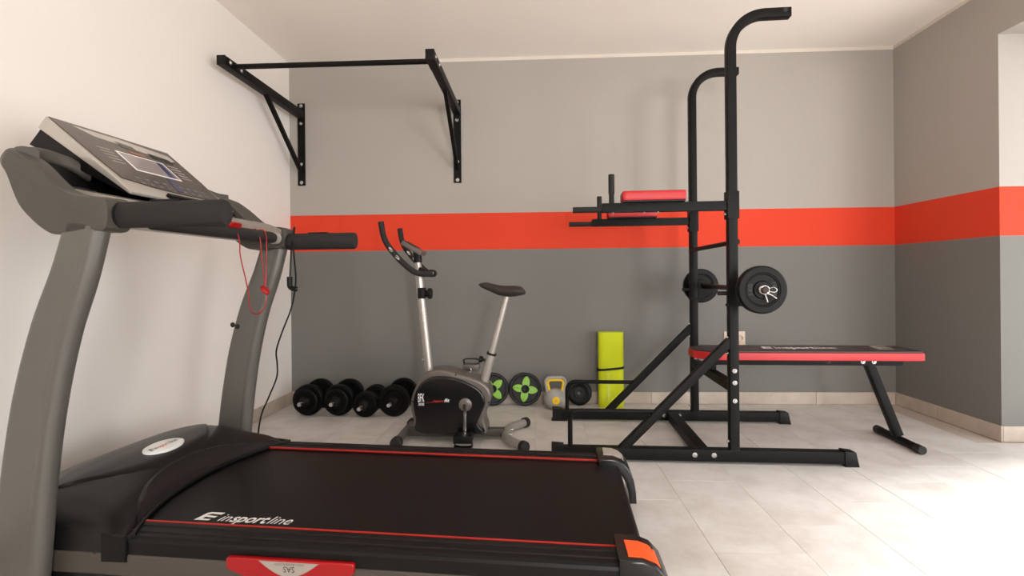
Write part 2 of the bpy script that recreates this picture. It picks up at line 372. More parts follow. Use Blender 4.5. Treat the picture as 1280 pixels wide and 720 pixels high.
# ------------------------------------------------------------------ power tower
tw = thing('power_tower', 'tall black steel power tower with dip arms, red pads and curved pull-up posts', 'power tower', (2.905, -.84, 0), -.04)
SQ = rrect(.047, .047, .005, 2)
for s in (-1, 1):
    y = .37*s
    obj('base_rail', box(-.90, .54, y-.026, y+.026, .012, .072, .004), BLACK, tw)
    cap = prism([(.525, .0), (.592, .0), (.592, .006), (.578, .072), (.525, .078)], y-.031, y+.031, 'xz', .003)
    obj('end_cap', cap, BLACKP, tw)
    cap = prism([(-.935, .0), (-.83, .0), (-.83, .006), (-.865, .012), (-.865, .080), (-.928, .084), (-.928, .008), (-.935, .006)], y-.031, y+.031, 'xz', .002, 1)
    obj('end_cap', cap, BLACKP, tw)
    path = fillet([(0, y, .072), (0, y, 2.280), (.292, y, 2.280)], .165, 14)
    post = obj('post', sweep(path, SQ, (0, 1, 0)), BLACK, tw)
    obj('hole_plug', xform(lathe([(0, .002), (.011, .002), (.012, 0), (0, 0)], 14), Matrix.Translation((.262, y-.0235, 2.288)) @ AX['-y']), BLKPR, post)
    for k in range(9):
        obj('adjustment_hole', xform(lathe([(0, .0008), (.006, .0008), (.006, 0), (0, 0)], 10), Matrix.Translation((-.0235, y, .62+k*.15)) @ AX['-x']), BLKPR, post)
    obj('diagonal_brace', sweep([(-.565, y, .060), (-.012, y, .625)], rrect(.042, .042, .004, 2), (0, 1, 0)), BLACK, tw)
    obj('push_up_handle', sweep(fillet([(-.83, y, .07), (-.83, y, .256), (-.37, y, .256)], .055, 8), circ(.0125, 12), (0, 1, 0)), BLACK, tw)
    obj('arm_sleeve', box(-.029, .029, y-.029, y+.029, 1.245, 1.385, .003), BLACK, tw)
    obj('dip_arm', box(-.655, -.028, y-.021, y+.021, 1.289, 1.337, .004), BLACK, tw)
    obj('upright_grip', xform(lathe([(0, 0), (.0135, 0), (.0135, .05), (.0158, .052), (.0158, .150), (.0145, .153), (0, .153)], 18), Matrix.Translation((-.605, y, 1.335))), FOAM, tw)
    obj('straight_grip', xform(lathe([(0, 0), (.0158, 0), (.0158, .148), (.0145, .152), (0, .152)], 18), Matrix.Translation((-.654, y, 1.306)) @ AX['-x']), FOAM, tw)
    pad = obj('arm_pad', box(-.555, -.235, y-.055, y+.055, 1.343, 1.394, .018, 4), RED, tw)
    obj('pad_board', box(-.550, -.240, y-.050, y+.050, 1.337, 1.344), BLACKP, pad)
    for x in (-.60, -.44, -.37): bolt(tw, (x, y, 1.289), '-z', .006, .006)
    for z in (.473, .413, .321): bolt(tw, (0, y-.0235, z), '-y', .0085, .006)
    for x in (-.2, -.105): bolt(tw, (x, y-.026, .045), '-y', .0095, .006)
    for x, z in ((-.0235, .64), (-.0235, .56), (-.0235, .11), (-.029, 1.27)): bolt(tw, (x, y, z), '-x', .007, .012)
    # bar hook: sleeve band, pin and cradle
    obj('hook_band', box(-.027, .027, y-.027, y+.027, .800, .812, .002, 1), BLACK, tw)
    obj('safety_pin', xform(lathe([(0, 0), (.0105, 0), (.0105, .045), (.009, .05), (0, .05)], 14), Matrix.Translation((-.0235, y+.0, .866)) @ AX['-x']), BLACKP, tw)
    obj('bar_hook', prism([(.0235, .80), (.04, .80), (.118, .845), (.122, .905), (.112, .906), (.106, .872), (.072, .8705), (.045, .876), (.038, .93), (.0235, .93)], y-.022, y+.022, 'xz', .002, 1), BLACK, tw)
obj('cross_tube', box(-.024, .024, -.346, .346, .365, .412, .004), BLACK, tw)
obj('cross_tube', box(-.182, -.122, -.344, .344, .018, .072, .004), BLACK, tw)
obj('cross_tube', xform(lathe([(0, 0), (.0125, 0), (.0125, .694), (0, .694)], 14), Matrix.Translation((-.012, -.347, 1.123)) @ AX['y']), BLACK, tw)
obj('knob', xform(lathe([(0, .012), (.012, .012), (.015, .006), (.015, 0), (0, 0)], 16), Matrix.Translation((.0235, -.37, 1.128)) @ AX['x']), BLACKP, tw)

# ------------------------------------------------------------------ bench
bn = thing('flat_bench', 'flat black weight bench with red sides slotted into the power tower', 'bench', (3.45, -.862, 0), -.04)
dxb = .545                                # bench origin along the tower's x axis
bo = [(-.115, -.06), (-.03, -.132), (1.06, -.132), (1.085, -.125), (1.092, -.10), (1.092, .10), (1.085, .125), (1.06, .132), (-.03, .132), (-.115, .06)]
bo = [(x-dxb, y) for x, y in bo]
obj('pad_side', prism(bo, .484, .527, 'xy', .006, 3), RED, bn)
ins = [(x*.994+(.003 if x < 0 else -.003), y*.965) for x, y in bo]
top = obj('pad_top', prism(ins, .526, .536, 'xy', .005, 3), plain('black_bench_vinyl', S((44, 38, 38)), .45, bump=.1, scale=300), bn)
tb, wd = text_bm([('in', 0), ('sport', .018), ('line', 0)], .085, .2)
k = .335/wd; bmesh.ops.scale(tb, vec=(k, 1, 1), verts=tb.verts)
obj('lettering', place(tb, (3.26-3.45, -.03, .5366), (1, 0, 0), (0, 1, 0)), WHITEP, top, 0)
obj('logo', place(logo_bm(.055, .085), (3.185-3.45, -.03, .5366), (1, 0, 0), (0, 1, 0)), WHITEP, top, 0)
obj('logo', place(logo_bm(.09, .15), (3.80-3.45, -.05, .5366), (1, 0, 0), (0, 1, 0)), GREYP, top, 0)
obj('beam', box(-.03-dxb, 1.04-dxb, -.022, .022, .440, .485, .004), BLACK, bn)
obj('support_foot', box(-.02-dxb, .02-dxb, -.03, .03, .4125, .441, .003), BLACK, bn)
obj('leg', sweep([(.865-dxb, 0, .455), (1.02-dxb, 0, .045)], rrect(.046, .046, .005, 2), (0, 1, 0)), GREYMET if False else BLACK, bn)
obj('foot_tube', xform(lathe([(0, 0), (.0215, 0), (.0215, .37), (0, .37)], 20), Matrix.Translation((1.022-dxb, -.185, .0235)) @ AX['y']), BLACK, bn)
for s in (-1, 1): obj('foot_cap', xform(lathe([(0, .012), (.020, .012), (.0235, .008), (.0235, -.035), (.0218, -.035), (.0218, 0), (0, 0)], 20), Matrix.Translation((1.022-dxb, s*.185, .0235)) @ AX['y' if s > 0 else '-y']), RUBBER, bn)
for x in (.825, .885): bolt(bn, (x-dxb, -.022, .462), '-y', .009, .007)
bolt(bn, (.64-dxb, -.022, .462), '-y', .009, .005, BLKPR, 'adjustment_hole')

# ------------------------------------------------------------------ barbell
def local(x, y, z=0, o=(2.905, -.84), a=-.04): return (o[0]+x*math.cos(a)-y*math.sin(a), o[1]+x*math.sin(a)+y*math.cos(a), z)
BX, BZ = .074, .888
bb = thing('barbell', 'black straight barbell resting in the hooks of the power tower', 'barbell', local(BX, 0, BZ-.0155), -.04)
obj('bar', xform(lathe([(0, -.60), (.0125, -.60), (.0155, -.597), (.0155, .597), (.0125, .60), (0, .60)], 24), Matrix.Translation((0, 0, .0155)) @ AX['y']), plain('worn_black_bar', S((52, 40, 36)), .3, .6), bb)
def wplate_prof(r, t, hub=.04, bore=.0162):
    return [(bore, t*.5), (hub, t*.5), (hub+.004, t*.34), (r*.62, t*.34), (r*.66, t*.42), (r*.69, t*.42), (r*.72, t*.5), (r-.008, t*.5), (r-.002, t*.38), (r, t*.2), (r, -t*.2), (r-.002, -t*.38), (r-.008, -t*.5), (r*.72, -t*.5), (r*.69, -t*.42), (r*.66, -t*.42), (r*.62, -t*.34), (hub+.004, -t*.34), (hub, -t*.5), (bore, -t*.5), (bore, t*.5)]
def wplate(name, label, loc, rot, r, t, group=None, letters=None, mat=VINYL):
    p = thing(name, label, 'weight plate', loc, 0, group); p.rotation_euler = rot
    obj('disc', lathe(wplate_prof(r, t), 48), mat, p)
    if letters:
        for s, ang in letters:
            b, w = text_bm([(s, .01)], r*.16)
            bmesh.ops.translate(b, vec=(-w/2, 0, 0), verts=b.verts)
            mt = Matrix.Rotation(ang, 4, 'Z') @ Matrix.Translation((0, r*.40, t*.345))
            obj('embossed_lettering', xform(b, mt), plain('embossed_black', S((26, 25, 24)), .4), p, 0)
    return p
wplate('barbell_plate', 'black 5 kg disc on the barbell sleeve facing away from the wall', local(BX, -.545, BZ-.0155+.0155), (PI/2, 0, -.04), .115, .045, 'barbell plates', [('5 KG', PI/2), ('11 LBS', -PI/2)])
wplate('barbell_plate', 'black disc on the barbell end next to the grey wall', local(BX, .48, BZ), (PI/2, 0, -.04), .115, .045, 'barbell plates')
def collar(label, y, sgn):
    c = thing('spring_collar', label, 'barbell clip', local(BX, y, BZ), -.04, 'barbell spring clips')
    pts = []
    for i in range(61):
        a = i/60*2*PI*3.1+1.9; pts.append((.0195*math.cos(a), sgn*(i/60*.024), .0195*math.sin(a)))
    obj('coil', sweep(pts, circ(.0022, 8)), CHROME, c)
    obj('lever', sweep(smooth_path([(.006, sgn*.001, -.019), (.010, sgn*.006, -.035), (.014, sgn*.012, -.058)], 4), circ(.0035, 8)), CHROME, c)
    obj('lever', sweep(smooth_path([(.012, sgn*.023, -.016), (.030, sgn*.028, -.026), (.048, sgn*.030, -.040)], 4), circ(.0035, 8)), CHROME, c)
    obj('thumb_loop', sweep(smooth_path([(.020, sgn*.010, .006), (.040, sgn*.022, .012), (.052, sgn*.024, .0), (.042, sgn*.024, -.010), (.022, sgn*.02, -.008)], 5), circ(.0022, 8)), CHROME, c)
collar('chrome spring clip on the barbell end facing away from the wall', -.571, -1)
collar('chrome spring clip on the barbell end next to the grey wall', .506, 1)

# ------------------------------------------------------------------ dumbbells
def dumbbell(label, x, y, ry, big, small, stick, half, grp='dumbbells lined up along the wall', a=0.):
    r0 = max(big, small)
    d = thing('dumbbell', label, 'dumbbell', (x, y, 0), a, grp)
    o = obj('handle', xform(lathe([(0, -half-stick), (.012, -half-stick), (.0135, -half-stick+.003), (.0135, half+.03), (.012, half+.033), (0, half+.033)], 20), Matrix.Translation((0, 0, r0)) @ AX['y']), CHROME, d)
    for s in (-1, 1):
        yy = half-.005
        seq = [(small, .036), (big, .042)] if small else [(big, .042)]
        if big < .09: seq = [(big, .036), (big, .036)]
        obj('lock_nut', xform(lathe([(.0137, .028), (.026, .026), (.036, .012), (.036, 0), (.0137, 0), (.0137, .028)], 24), Matrix.Translation((0, s*yy, r0)) @ AX['y' if s > 0 else '-y']), BLACKP, d)
        for r, t in seq:
            yy -= t/2
            obj('plate', xform(lathe(wplate_prof(r, t, .034, .0137), 40), Matrix.Translation((0, s*yy, r0)) @ AX['y']), VINYL, d)
            yy -= t/2+.001
        obj('grip_collar', xform(lathe([(.0137, .012), (.024, .012), (.024, 0), (.0137, 0), (.0137, .012)], 20), Matrix.Translation((0, s*(yy-.012 if s > 0 else yy), r0)) @ AX['y']), BLACKP, d)
    return d
dumbbell('black dumbbell with stepped discs beside the white wall', .285, -.24, 0, .109, .087, .085, .165)
dumbbell('black dumbbell with stepped discs next to the smallest dumbbell', .503, -.24, 0, .109, .087, .085, .165)
dumbbell('smallest black dumbbell, its equal discs and chrome bar end showing', .704, -.255, 0, .087, 0, .115, .150)
dumbbell('black dumbbell with single large discs, nearest to the exercise bike', .900, -.235, 0, .109, 0, .120, .150)
wplate('weight_plate', 'small black disc mostly hidden behind the exercise bike housing', (1.075, -.055, .085), (PI/2+.0, 0, 0), .085, .03, None)

# ------------------------------------------------------------------ plates leaning on the wall
def star_plate(label, x, ang, tilt=.20):
    r, t = .121, .034
    p = thing('weight_plate', label, 'weight plate', (x, -.018-r*math.sin(tilt)-.012, r*math.cos(tilt)+.017*math.sin(tilt)), 0, 'green star plates'); p.rotation_euler = (PI/2-tilt, 0, 0)
    obj('disc', lathe([(.018, .012), (.030, .014), (.034, .006), (.096, .006), (.102, .017), (.115, .017), (.121, .010), (.121, -.010), (.115, -.017), (.098, -.017), (.034, -.010), (.018, -.012), (.018, .012)], 56), RUBBER, p)
    pts = []
    for i in range(120):
        th = 2*PI*i/120; c = abs(math.cos(2*th))
        rr = .040+.054*(max(0, math.cos(4*th))**1.0*.55+.45*c**3)
        d_ = abs(((th/(PI/2)+.5) % 1)-.5)*2; rr = .032+.064*(1-d_**1.15)
        pts.append((rr*math.cos(th+ang), rr*math.sin(th+ang)))
    b = bmesh.new(); inner = circ(.024, 120, ang)
    n = 120; rows = []
    for z, q in ((.004, 1), (.011, 1), (.0125, .97)): rows.append([b.verts.new((x_*q, y_*q, z)) for x_, y_ in pts])
    rows.append([b.verts.new((x_, y_, .0125)) for x_, y_ in inner]); rows.append([b.verts.new((x_, y_, .004)) for x_, y_ in inner]); rows.append(rows[0])
    for a_, c_ in zip(rows, rows[1:]):
        for i in range(n): b.faces.new((a_[i], a_[(i+1) % n], c_[(i+1) % n], c_[i]))
    obj('star', b, GREEN, p)
    obj('hub', lathe([(.0165, .017), (.022, .017), (.0235, .014), (.0235, .0), (.0165, 0), (.0165, .017)], 24), BLACKP, p)
    return p
star_plate('black disc with green star, half hidden behind the bike seat post', 1.560, .75)
star_plate('black disc with green star standing beside the grey kettlebell', 1.803, -.14)
wp = wplate('weight_plate', 'small black disc leaning on the wall between kettlebell and lime mat', (2.205, -.046, .0935), (PI/2-.16, 0, 0), .092, .026, None)

# ------------------------------------------------------------------ kettlebell
kb = thing('kettlebell', 'grey kettlebell with yellow handle insert standing by the wall', 'kettlebell', (2.025, -.13, 0), 0)
prof = [(0, 0), (.045, 0), (.055, .004), (.076, .025), (.085, .055), (.084, .085), (.073, .112), (.054, .132), (.030, .142), (0, .145)]
body = bmesh.new(); rings = []
obj('body', lathe(prof, 40), KGREY, kb)
def loop_path(w0, w1, z0, z1, r):
    return fillet([(-w0, 0, z0), (-w1, 0, z1), (w1, 0, z1), (w0, 0, z0)], r, 8)
obj('handle', sweep(loop_path(.056, .079, .105, .224, .034), rrect(.021, .040, .009, 3), (0, 1, 0)), KGREY, kb)
obj('handle_insert', sweep(loop_path(.040, .063, .112, .207, .024), rrect(.019, .044, .007, 3), (0, 1, 0)), YELLOW, kb)
bd = obj('badge', xform(lathe([(0, .005), (.024, .005), (.028, .002), (.028, -.01), (0, -.01)], 28), Matrix.Translation((0, -.0825, .072)) @ Matrix.Rotation(.08, 4, 'X') @ AX['-y']), YELLOW, kb)
tb, wd = text_bm([('6', .01)], .018); obj('lettering', place(tb, (-wd/2, -.0884, .066), (1, 0, 0), (0, 0, 1)), GREYP, bd, 0)

# ------------------------------------------------------------------ lime mat
mt_ = thing('exercise_mat', 'lime green folded exercise mat standing upright, held by a black strap', 'exercise mat', (2.428, -.095, 0), 0)
pts = []; n = 200; turns = 2.6
sup = lambda a, A, B: (A*math.copysign(abs(math.cos(a))**.55, math.cos(a)), B*math.copysign(abs(math.sin(a))**.8, math.sin(a)))
b = bmesh.new(); outer = []; inner_ = []
for i in range(n+1):
    f = i/n; a = 2*PI*turns*f+2.6; q = .015*turns*(1-f)
    outer.append(sup(a, .096-q, .046-q)); inner_.append(sup(a, .096-q-.0115, .046-q-.0115))
rows = []
for z in (0, .004, .28, .546, .55):
    e = .0012 if z in (0, .55) else 0
    rows.append(([b.verts.new((x, y, z)) for x, y in outer], [b.verts.new((x, y, z)) for x, y in inner_]))
for (o1, i1), (o2, i2) in zip(rows, rows[1:]):
    for k in range(n):
        b.faces.new((o1[k], o1[k+1], o2[k+1], o2[k])); b.faces.new((i1[k+1], i1[k], i2[k], i2[k+1]))
    b.faces.new((o1[0], o2[0], i2[0], i1[0])); b.faces.new((o1[n], i1[n], i2[n], o2[n]))
for o1, i1 in (rows[0], rows[-1]):
    for k in range(n): b.faces.new((o1[k], i1[k], i1[k+1], o1[k+1]))
obj('mat_roll', b, LIME, mt_, 40)
st = [sup(2*PI*i/64, .0985, .0485) for i in range(64)]
b = bmesh.new(); rr_ = []
for dz, q in ((-.008, 1), (.008, 1), (.008, .985), (-.008, .985), (-.008, 1)):
    rr_.append([b.verts.new((x*q, y*q, .285+dz+x*.09)) for x, y in st] if len(rr_) < 4 else rr_[0])
for a_, c_ in zip(rr_, rr_[1:]):
    for i in range(64): b.faces.new((a_[i], a_[(i+1) % 64], c_[(i+1) % 64], c_[i]))
obj('strap', b, BLACKP, mt_)
tb, wd = text_bm([('in', 0), ('sport', .012), ('line', 0)], .024, .2); k = .21/wd
bmesh.ops.scale(tb, vec=(k, 1, 1), verts=tb.verts)
obj('lettering', place(tb, (-.012, -.0468, .045), (0, 0, 1), (-1, 0, 0)), plain('pale_lime_print', S((205, 214, 120)), .6), mt_, 0)

# ------------------------------------------------------------------ exercise bike
bk = thing('exercise_bike', 'silver and black upright exercise bike with dark saddle', 'exercise bike', (1.42, -.84, 0), 0)
shell = [(-.267, .227), (-.241, .315), (-.184, .399), (-.106, .424), (-.044, .417), (.016, .399), (.126, .366), (.178, .334), (.201, .297), (.205, .251), (.171, .174), (.166, .122), (.18, .066), (.134, .052), (-.215, .057), (-.252, .134)]
cover = [(-.247, .232), (-.227, .31), (-.19, .357), (-.152, .38), (-.11, .389), (-.041, .386), (.028, .37), (.082, .347), (.129, .32), (.157, .288), (.17, .233), (.142, .164), (.126, .118), (.141, .058), (-.206, .064), (-.233, .144)]
obj('housing', prism(curve2(shell, 4), -.085, .085, 'xz', .02, 4), GREYB, bk, 50)
for s in (-1, 1):
    cv = obj('side_cover', prism(curve2(cover, 4), s*.08, s*.108, 'xz', .012, 4), GLOSSB, bk, 50)
    for x, z in ((-.255, .24), (.0, .395), (.19, .235)): bolt(cv, (x, s*.084, z), '-y' if s < 0 else 'y', .004, .003, BLKPR, 'screw')
    if s < 0:
        tb, wd = text_bm([('BFK', .0)], .050); k = .036/wd; bmesh.ops.scale(tb, vec=(k, 1, 1), verts=tb.verts)
        obj('lettering', place(tb, (-.216, -.1085, .243), (1, 0, 0), (0, 0, 1)), WHITEP, cv, 0)
        tb, wd = text_bm([('300', .0)], .016); k = .034/wd; bmesh.ops.scale(tb, vec=(k, 1, 1), verts=tb.verts)
        obj('lettering', place(tb, (-.215, -.1085, .222), (1, 0, 0), (0, 0, 1)), WHITEP, cv, 0)
        tb, wd = text_bm([('insport', .01)], .013, .3); k = .060/wd; bmesh.ops.scale(tb, vec=(k, 1, 1), verts=tb.verts)
        obj('lettering', place(tb, (-.128, -.1085, .243), (1, 0, 0), (0, 0, 1)), REDPR, cv, 0)
        tb, wd = text_bm([('fit', .01)], .020, .3); k = .032/wd; bmesh.ops.scale(tb, vec=(k, 1, 1), verts=tb.verts)
        obj('lettering', place(tb, (-.064, -.1085, .243), (1, 0, 0), (0, 0, 1)), WHITEP, cv, 0)
        obj('underline', prism([(-.17, .240), (-.128, .2405), (-.128, .242), (-.17, .241)], -.1086, -.108, 'xz'), REDPR, cv, 0)
obj('main_rail', box(-.30, .275, -.025, .025, .018, .064, .004), GREYFR, bk)
fp = [(-.315, -.205, .034), (-.315, .205, .034)]
obj('stabiliser', xform(lathe([(0, -.17), (.024, -.17), (.024, .17), (0, .17)], 20), Matrix.Translation((-.322, 0, .034)) @ AX['y']), GREYB, bk)
for s in (-1, 1): obj('foot_cap', xform(lathe([(0, .05), (.026, .05), (.0335, .043), (.0335, .006), (.030, 0), (.0242, 0), (.0242, .003), (0, .003)], 24), Matrix.Translation((-.322, s*.165, .034)) @ AX['y' if s > 0 else '-y']), RUBBER, bk)
rp = fillet([(.395, -.235, .030), (.285, -.10, .034), (.285, .10, .034), (.395, .235, .030)], .14, 8)
obj('stabiliser', sweep(rp, circ(.0245, 18), (0, 0, 1)), SILVERP, bk)
for s in (-1, 1):
    d = Vector((.11, s*.135, 0)).normalized(); q = d.to_track_quat('Z', 'Y').to_matrix().to_4x4()
    obj('foot_cap', xform(lathe([(0, .035), (.026, .035), (.031, .028), (.031, .0), (.0247, 0), (.0247, .003), (0, .003)], 24), Matrix.Translation((.385, s*.222, .031)) @ q), RUBBER, bk)
for s in (-1, 1): bolt(bk, (.309, s*.05, .040), 'x', .007, .014)
col_p = [(-.172, 0, .39), (-.228, 0, .975)]
obj('front_column', sweep(col_p, circ(.025, 20), (0, 1, 0)), SILVERP, bk)
obj('bar_stem', sweep([(-.226, 0, .965), (-.236, 0, 1.06)], circ(.020, 18), (0, 1, 0)), SILVERP, bk)
tb, wd = text_bm([('insport', .0)], .020, .2); k = .075/wd; bmesh.ops.scale(tb, vec=(k, 1, 1), verts=tb.verts)
ud = Vector((-.056, 0, .585)).normalized()
obj('lettering', place(tb, Vector((-.188, -.0252, .70)), ud, Vector((-ud.z, 0, ud.x))), WHITEP, bk, 0)
for z in (.47, .50): bolt(bk, (-.205, 0, z), '-x', .006, .008)
kn = obj('tension_knob', xform(lathe([(0, 0), (.020, 0), (.020, .016), (.031, .017), (.033, .024), (.033, .034), (.028, .040), (0, .041)], 20), Matrix.Translation((-.192, -.0, .865)) @ AX['x']), BLACKP, bk)
obj('knob_bracket', box(-.232, -.190, -.03, .03, .835, .90, .006), BLACKP, bk)
hb = []
for s in (-1, 1):
    p = smooth_path([(-.145, s*.02, .985), (-.165, s*.10, .98), (-.212, s*.18, .992), (-.285, s*.20, 1.055), (-.352, s*.20, 1.135), (-.382, s*.20, 1.195), (-.396, s*.20, 1.275)], 6)
    h = obj('handlebar', sweep(p, circ(.0165, 16)), FOAM, bk)
    for (x, z) in ((-.337, 1.117), (-.300, 1.073)):
        d = Vector((-.067, 0, .08)).normalized()
        b = lathe([(0, .005), (.009, .004), (.011, 0), (0, -.004)], 14); bmesh.ops.scale(b, vec=(.75, 1.7, 1), verts=b.verts)
        m4 = Matrix((Vector((0, 0, 1)).cross(d).normalized()*-1, d, Vector((0, -s*0, 0)))).transposed()
        side = Vector((0, -1, 0)); ux = d.cross(side).normalized()
        m4 = Matrix((ux, d, ux.cross(d))).transposed().to_4x4(); m4.translation = (x, s*.20-.0150, z)
        obj('pulse_sensor', xform(b, m4), CHROME, h)
obj('bar_clamp', xform(lathe([(0, -.045), (.021, -.045), (.023, -.04), (.023, .04), (.021, .045), (0, .045)], 18), Matrix.Translation((-.150, 0, .985)) @ AX['y']), BLACKP, bk)
obj('clamp_link', sweep([(-.228, 0, 1.01), (-.15, 0, .985)], rrect(.03, .04, .006, 2), (0, 1, 0)), BLACKP, bk)
bolt(bk, (-.142, -.045, .985), '-y', .008, .005)
ck = obj('monitor', box(-.066, .066, -.07, .07, -.014, .014, .008, 3), GREYB, bk); ck.matrix_local = Matrix.Translation((-.258, 0, 1.135)) @ Matrix.Rotation(.52, 4, 'Y')
sc_ = obj('monitor_screen', box(-.060, .02, -.060, .060, .0141, .0185, .001, 1), GLOSSB, ck)
obj('monitor_mount', sweep([(-.235, 0, 1.05), (-.238, 0, 1.125)], rrect(.045, .05, .01, 3), (0, 1, 0)), BLACKP, bk)
# seat post and saddle
obj('seat_tube', sweep([(.150, 0, .32), (.202, 0, .505)], circ(.027, 20), (0, 1, 0)), SILVERP, bk)
sp = obj('seat_post', sweep([(.198, 0, .49), (.296, 0, .85)], circ(.0205, 20), (0, 1, 0)), SILVERP, bk)
obj('post_collar', xform(lathe([(.0272, -.006), (.0295, -.006), (.0295, .006), (.0272, .006), (.0272, -.006)], 22), Matrix.Translation((.202, 0, .503)) @ Matrix.Rotation(.27, 4, 'Y')), BLACKP, bk)
obj('seat_knob', xform(lathe([(0, .0), (.008, 0), (.008, .022), (.019, .024), (.019, .042), (.015, .046), (0, .046)], 16), Matrix.Translation((.172, 0, .465)) @ Matrix.Rotation(.2, 4, 'Y') @ AX['-x']), BLACKP, bk)
st_ = [(.130, .918, .912, .010), (.145, .926, .898, .022), (.175, .929, .884, .032), (.21, .921, .868, .040), (.25, .911, .850, .060), (.30, .907, .842, .088), (.345, .908, .843, .104), (.38, .902, .850, .104), (.400, .884, .855, .090), (.406, .870, .858, .070)]
rings = []
for x, zt, zb, hw in st_:
    rings.append([V(x, hw*math.copysign(abs(math.cos(a))**.75, math.cos(a)), (zt+zb)/2+(zt-zb)/2*math.copysign(abs(math.sin(a))**.8, math.sin(a))) for a in [2*PI*i/24 for i in range(24)]])
obj('saddle', ring_loft(rings), plain('dark_brown_black_vinyl', S((44, 36, 34)), .6, bump=.2, scale=400), bk, 60)
# cranks and pedals
CX, CZ = .057, .228
for s in (-1, 1):
    hubo = obj('crank_hub', xform(lathe([(0, .008), (.010, .010), (.026, .008), (.038, .002), (.038, 0), (0, 0)], 24), Matrix.Translation((CX, s*.106, CZ)) @ AX['y' if s > 0 else '-y']), GREYB, bk)
    dz = -.165 if s < 0 else .165; dx = .0 if s < 0 else .0
    cr_ = obj('crank', sweep([(CX, s*.124, CZ+.008), (CX+dx, s*.136, CZ+dz)], rrect(.018, .012, .003, 2), (0, 1, 0)), CHROME, bk)
    obj('pedal_axle', xform(lathe([(0, 0), (.006, 0), (.006, .10), (0, .10)], 10), Matrix.Translation((CX+dx, s*.13, CZ+dz)) @ AX['y' if s > 0 else '-y']), CHROME, bk)
    y0, y1 = sorted((s*.146, s*.235))
    pd = obj('pedal', box(CX+dx-.052, CX+dx+.052, y0, y1, CZ+dz-.020, CZ+dz+.020, .006), GREYB if s > 0 else BLACKP, bk)
    stp = [(CX+dx-.045, CZ+dz-.014), (CX+dx-.050, CZ+dz-.045), (CX+dx-.02, CZ+dz-.052), (CX+dx+.02, CZ+dz-.052), (CX+dx+.050, CZ+dz-.045), (CX+dx+.045, CZ+dz-.014)]
    obj('pedal_strap', sweep([(x, (y0+y1)/2, z if s < 0 else 2*(CZ+dz)-z) for x, z in stp], [(-.0015, -.02), (.0015, -.02), (.0015, .02), (-.0015, .02)], (0, 1, 0)), BLACKP, pd)

# ------------------------------------------------------------------ treadmill
td = thing('treadmill', 'large grey and black treadmill with console and foam handrails beside white wall', 'treadmill', (2.13, -2.09, 0), -.05)
zd = lambda x: .200-.0143*x
# running belt, one closed loop profile
pf = [(-1.55, zd(-1.55)-.006), (-.5, zd(-.5)-.006)]
zc = zd(.04)-.006-.032
for i in range(11):
    a = PI/2-PI*i/10; pf.append((.045+.032*math.cos(a), zc+.032*math.sin(a)))
pf += [(-1.55, zc-.01)]
obj('running_belt', prism(pf, -.333, .333, 'xz'), BELT, td, 40)
for s in (-1, 1):
    ya, yb = sorted((s*.335, s*.436))
    # ribbed side rail
    prof = [(.335, -.0), (.345, .004), (.362, .004), (.366, .0005), (.386, .0005), (.389, .004), (.398, .004), (.401, .0005), (.420, .0005), (.424, .003), (.434, -.002), (.438, -.010), (.438, -.045), (.335, -.045)]
    rings = [[V(x, s*py, zd(x)+pz) for py, pz in prof] for x in (-1.47, .03)]
    obj('side_rail', ring_loft(rings), GLOSSB if False else BLACKP, td, 20)
    rings = [[V(x, s*py, zd(x)+pz) for py, pz in ((.3350, -.002), (.3350, .0052), (.3405, .0052), (.3405, .0))] for x in (-1.44, .01)]
    obj('red_trim', ring_loft(rings), REDLINE, td, 0)
    rings = [[V(x, s*py, z0+(zd(x)-.2)) for py, z0 in ((.400, .092), (.436, .092), (.440, .096), (.440, .150), (.436, .154), (.400, .154))] for x in (-1.98, .02)]
    obj('frame_bar', ring_loft(rings), GREYFR, td, 20)
    # rear end cap: curved hook
    cp = [(-.012, .222), (.050, .221), (.085, .208), (.112, .180), (.130, .135), (.138, .085), (.140, .042), (.112, .042), (.108, .085), (.098, .125), (.080, .155), (.060, .165), (-.012, .165)]
    ca = prism(curve2(cp[:7], 1)+cp[7:], s*.300, s*.444, 'xz', .008, 3)
    cap = obj('rear_cap', ca, GLOSSB, td, 45)
    obj('rear_foot', box(-.03, .06, min(s*.335, s*.43), max(s*.335, s*.43), .0, .165, .008), RUBBER, td)
    q = [(.012, .2265), (.050, .2245), (.076, .215), (.095, .199)]
    rings = []
    for x, z in q: rings.append([V(x, s*.345, z-.004), V(x, s*.345, z), V(x+.002, s*.425, z), V(x+.002, s*.425, z-.004)])
    obj('reflector', ring_loft(rings), ORANGE if s < 0 else GREYLAB, cap, 25)
# lettering printed on the belt beside the near rail
tb, wd = text_bm([('in', 0), ('sport', .022), ('line', 0)], .048, .25); k = .235/wd; bmesh.ops.scale(tb, vec=(k, 1, 1), verts=tb.verts)
sl = Vector((1, 0, -.0143))
obj('lettering', place(tb, (-1.225, -.300, zd(-1.225)-.0053), sl, (0, 1, 0)), WHITEP, td, 0)
obj('logo', place(logo_bm(.054, .054), (-1.303, -.300, zd(-1.3)-.0053), sl, (0, 1, 0)), WHITEP, td, 0)
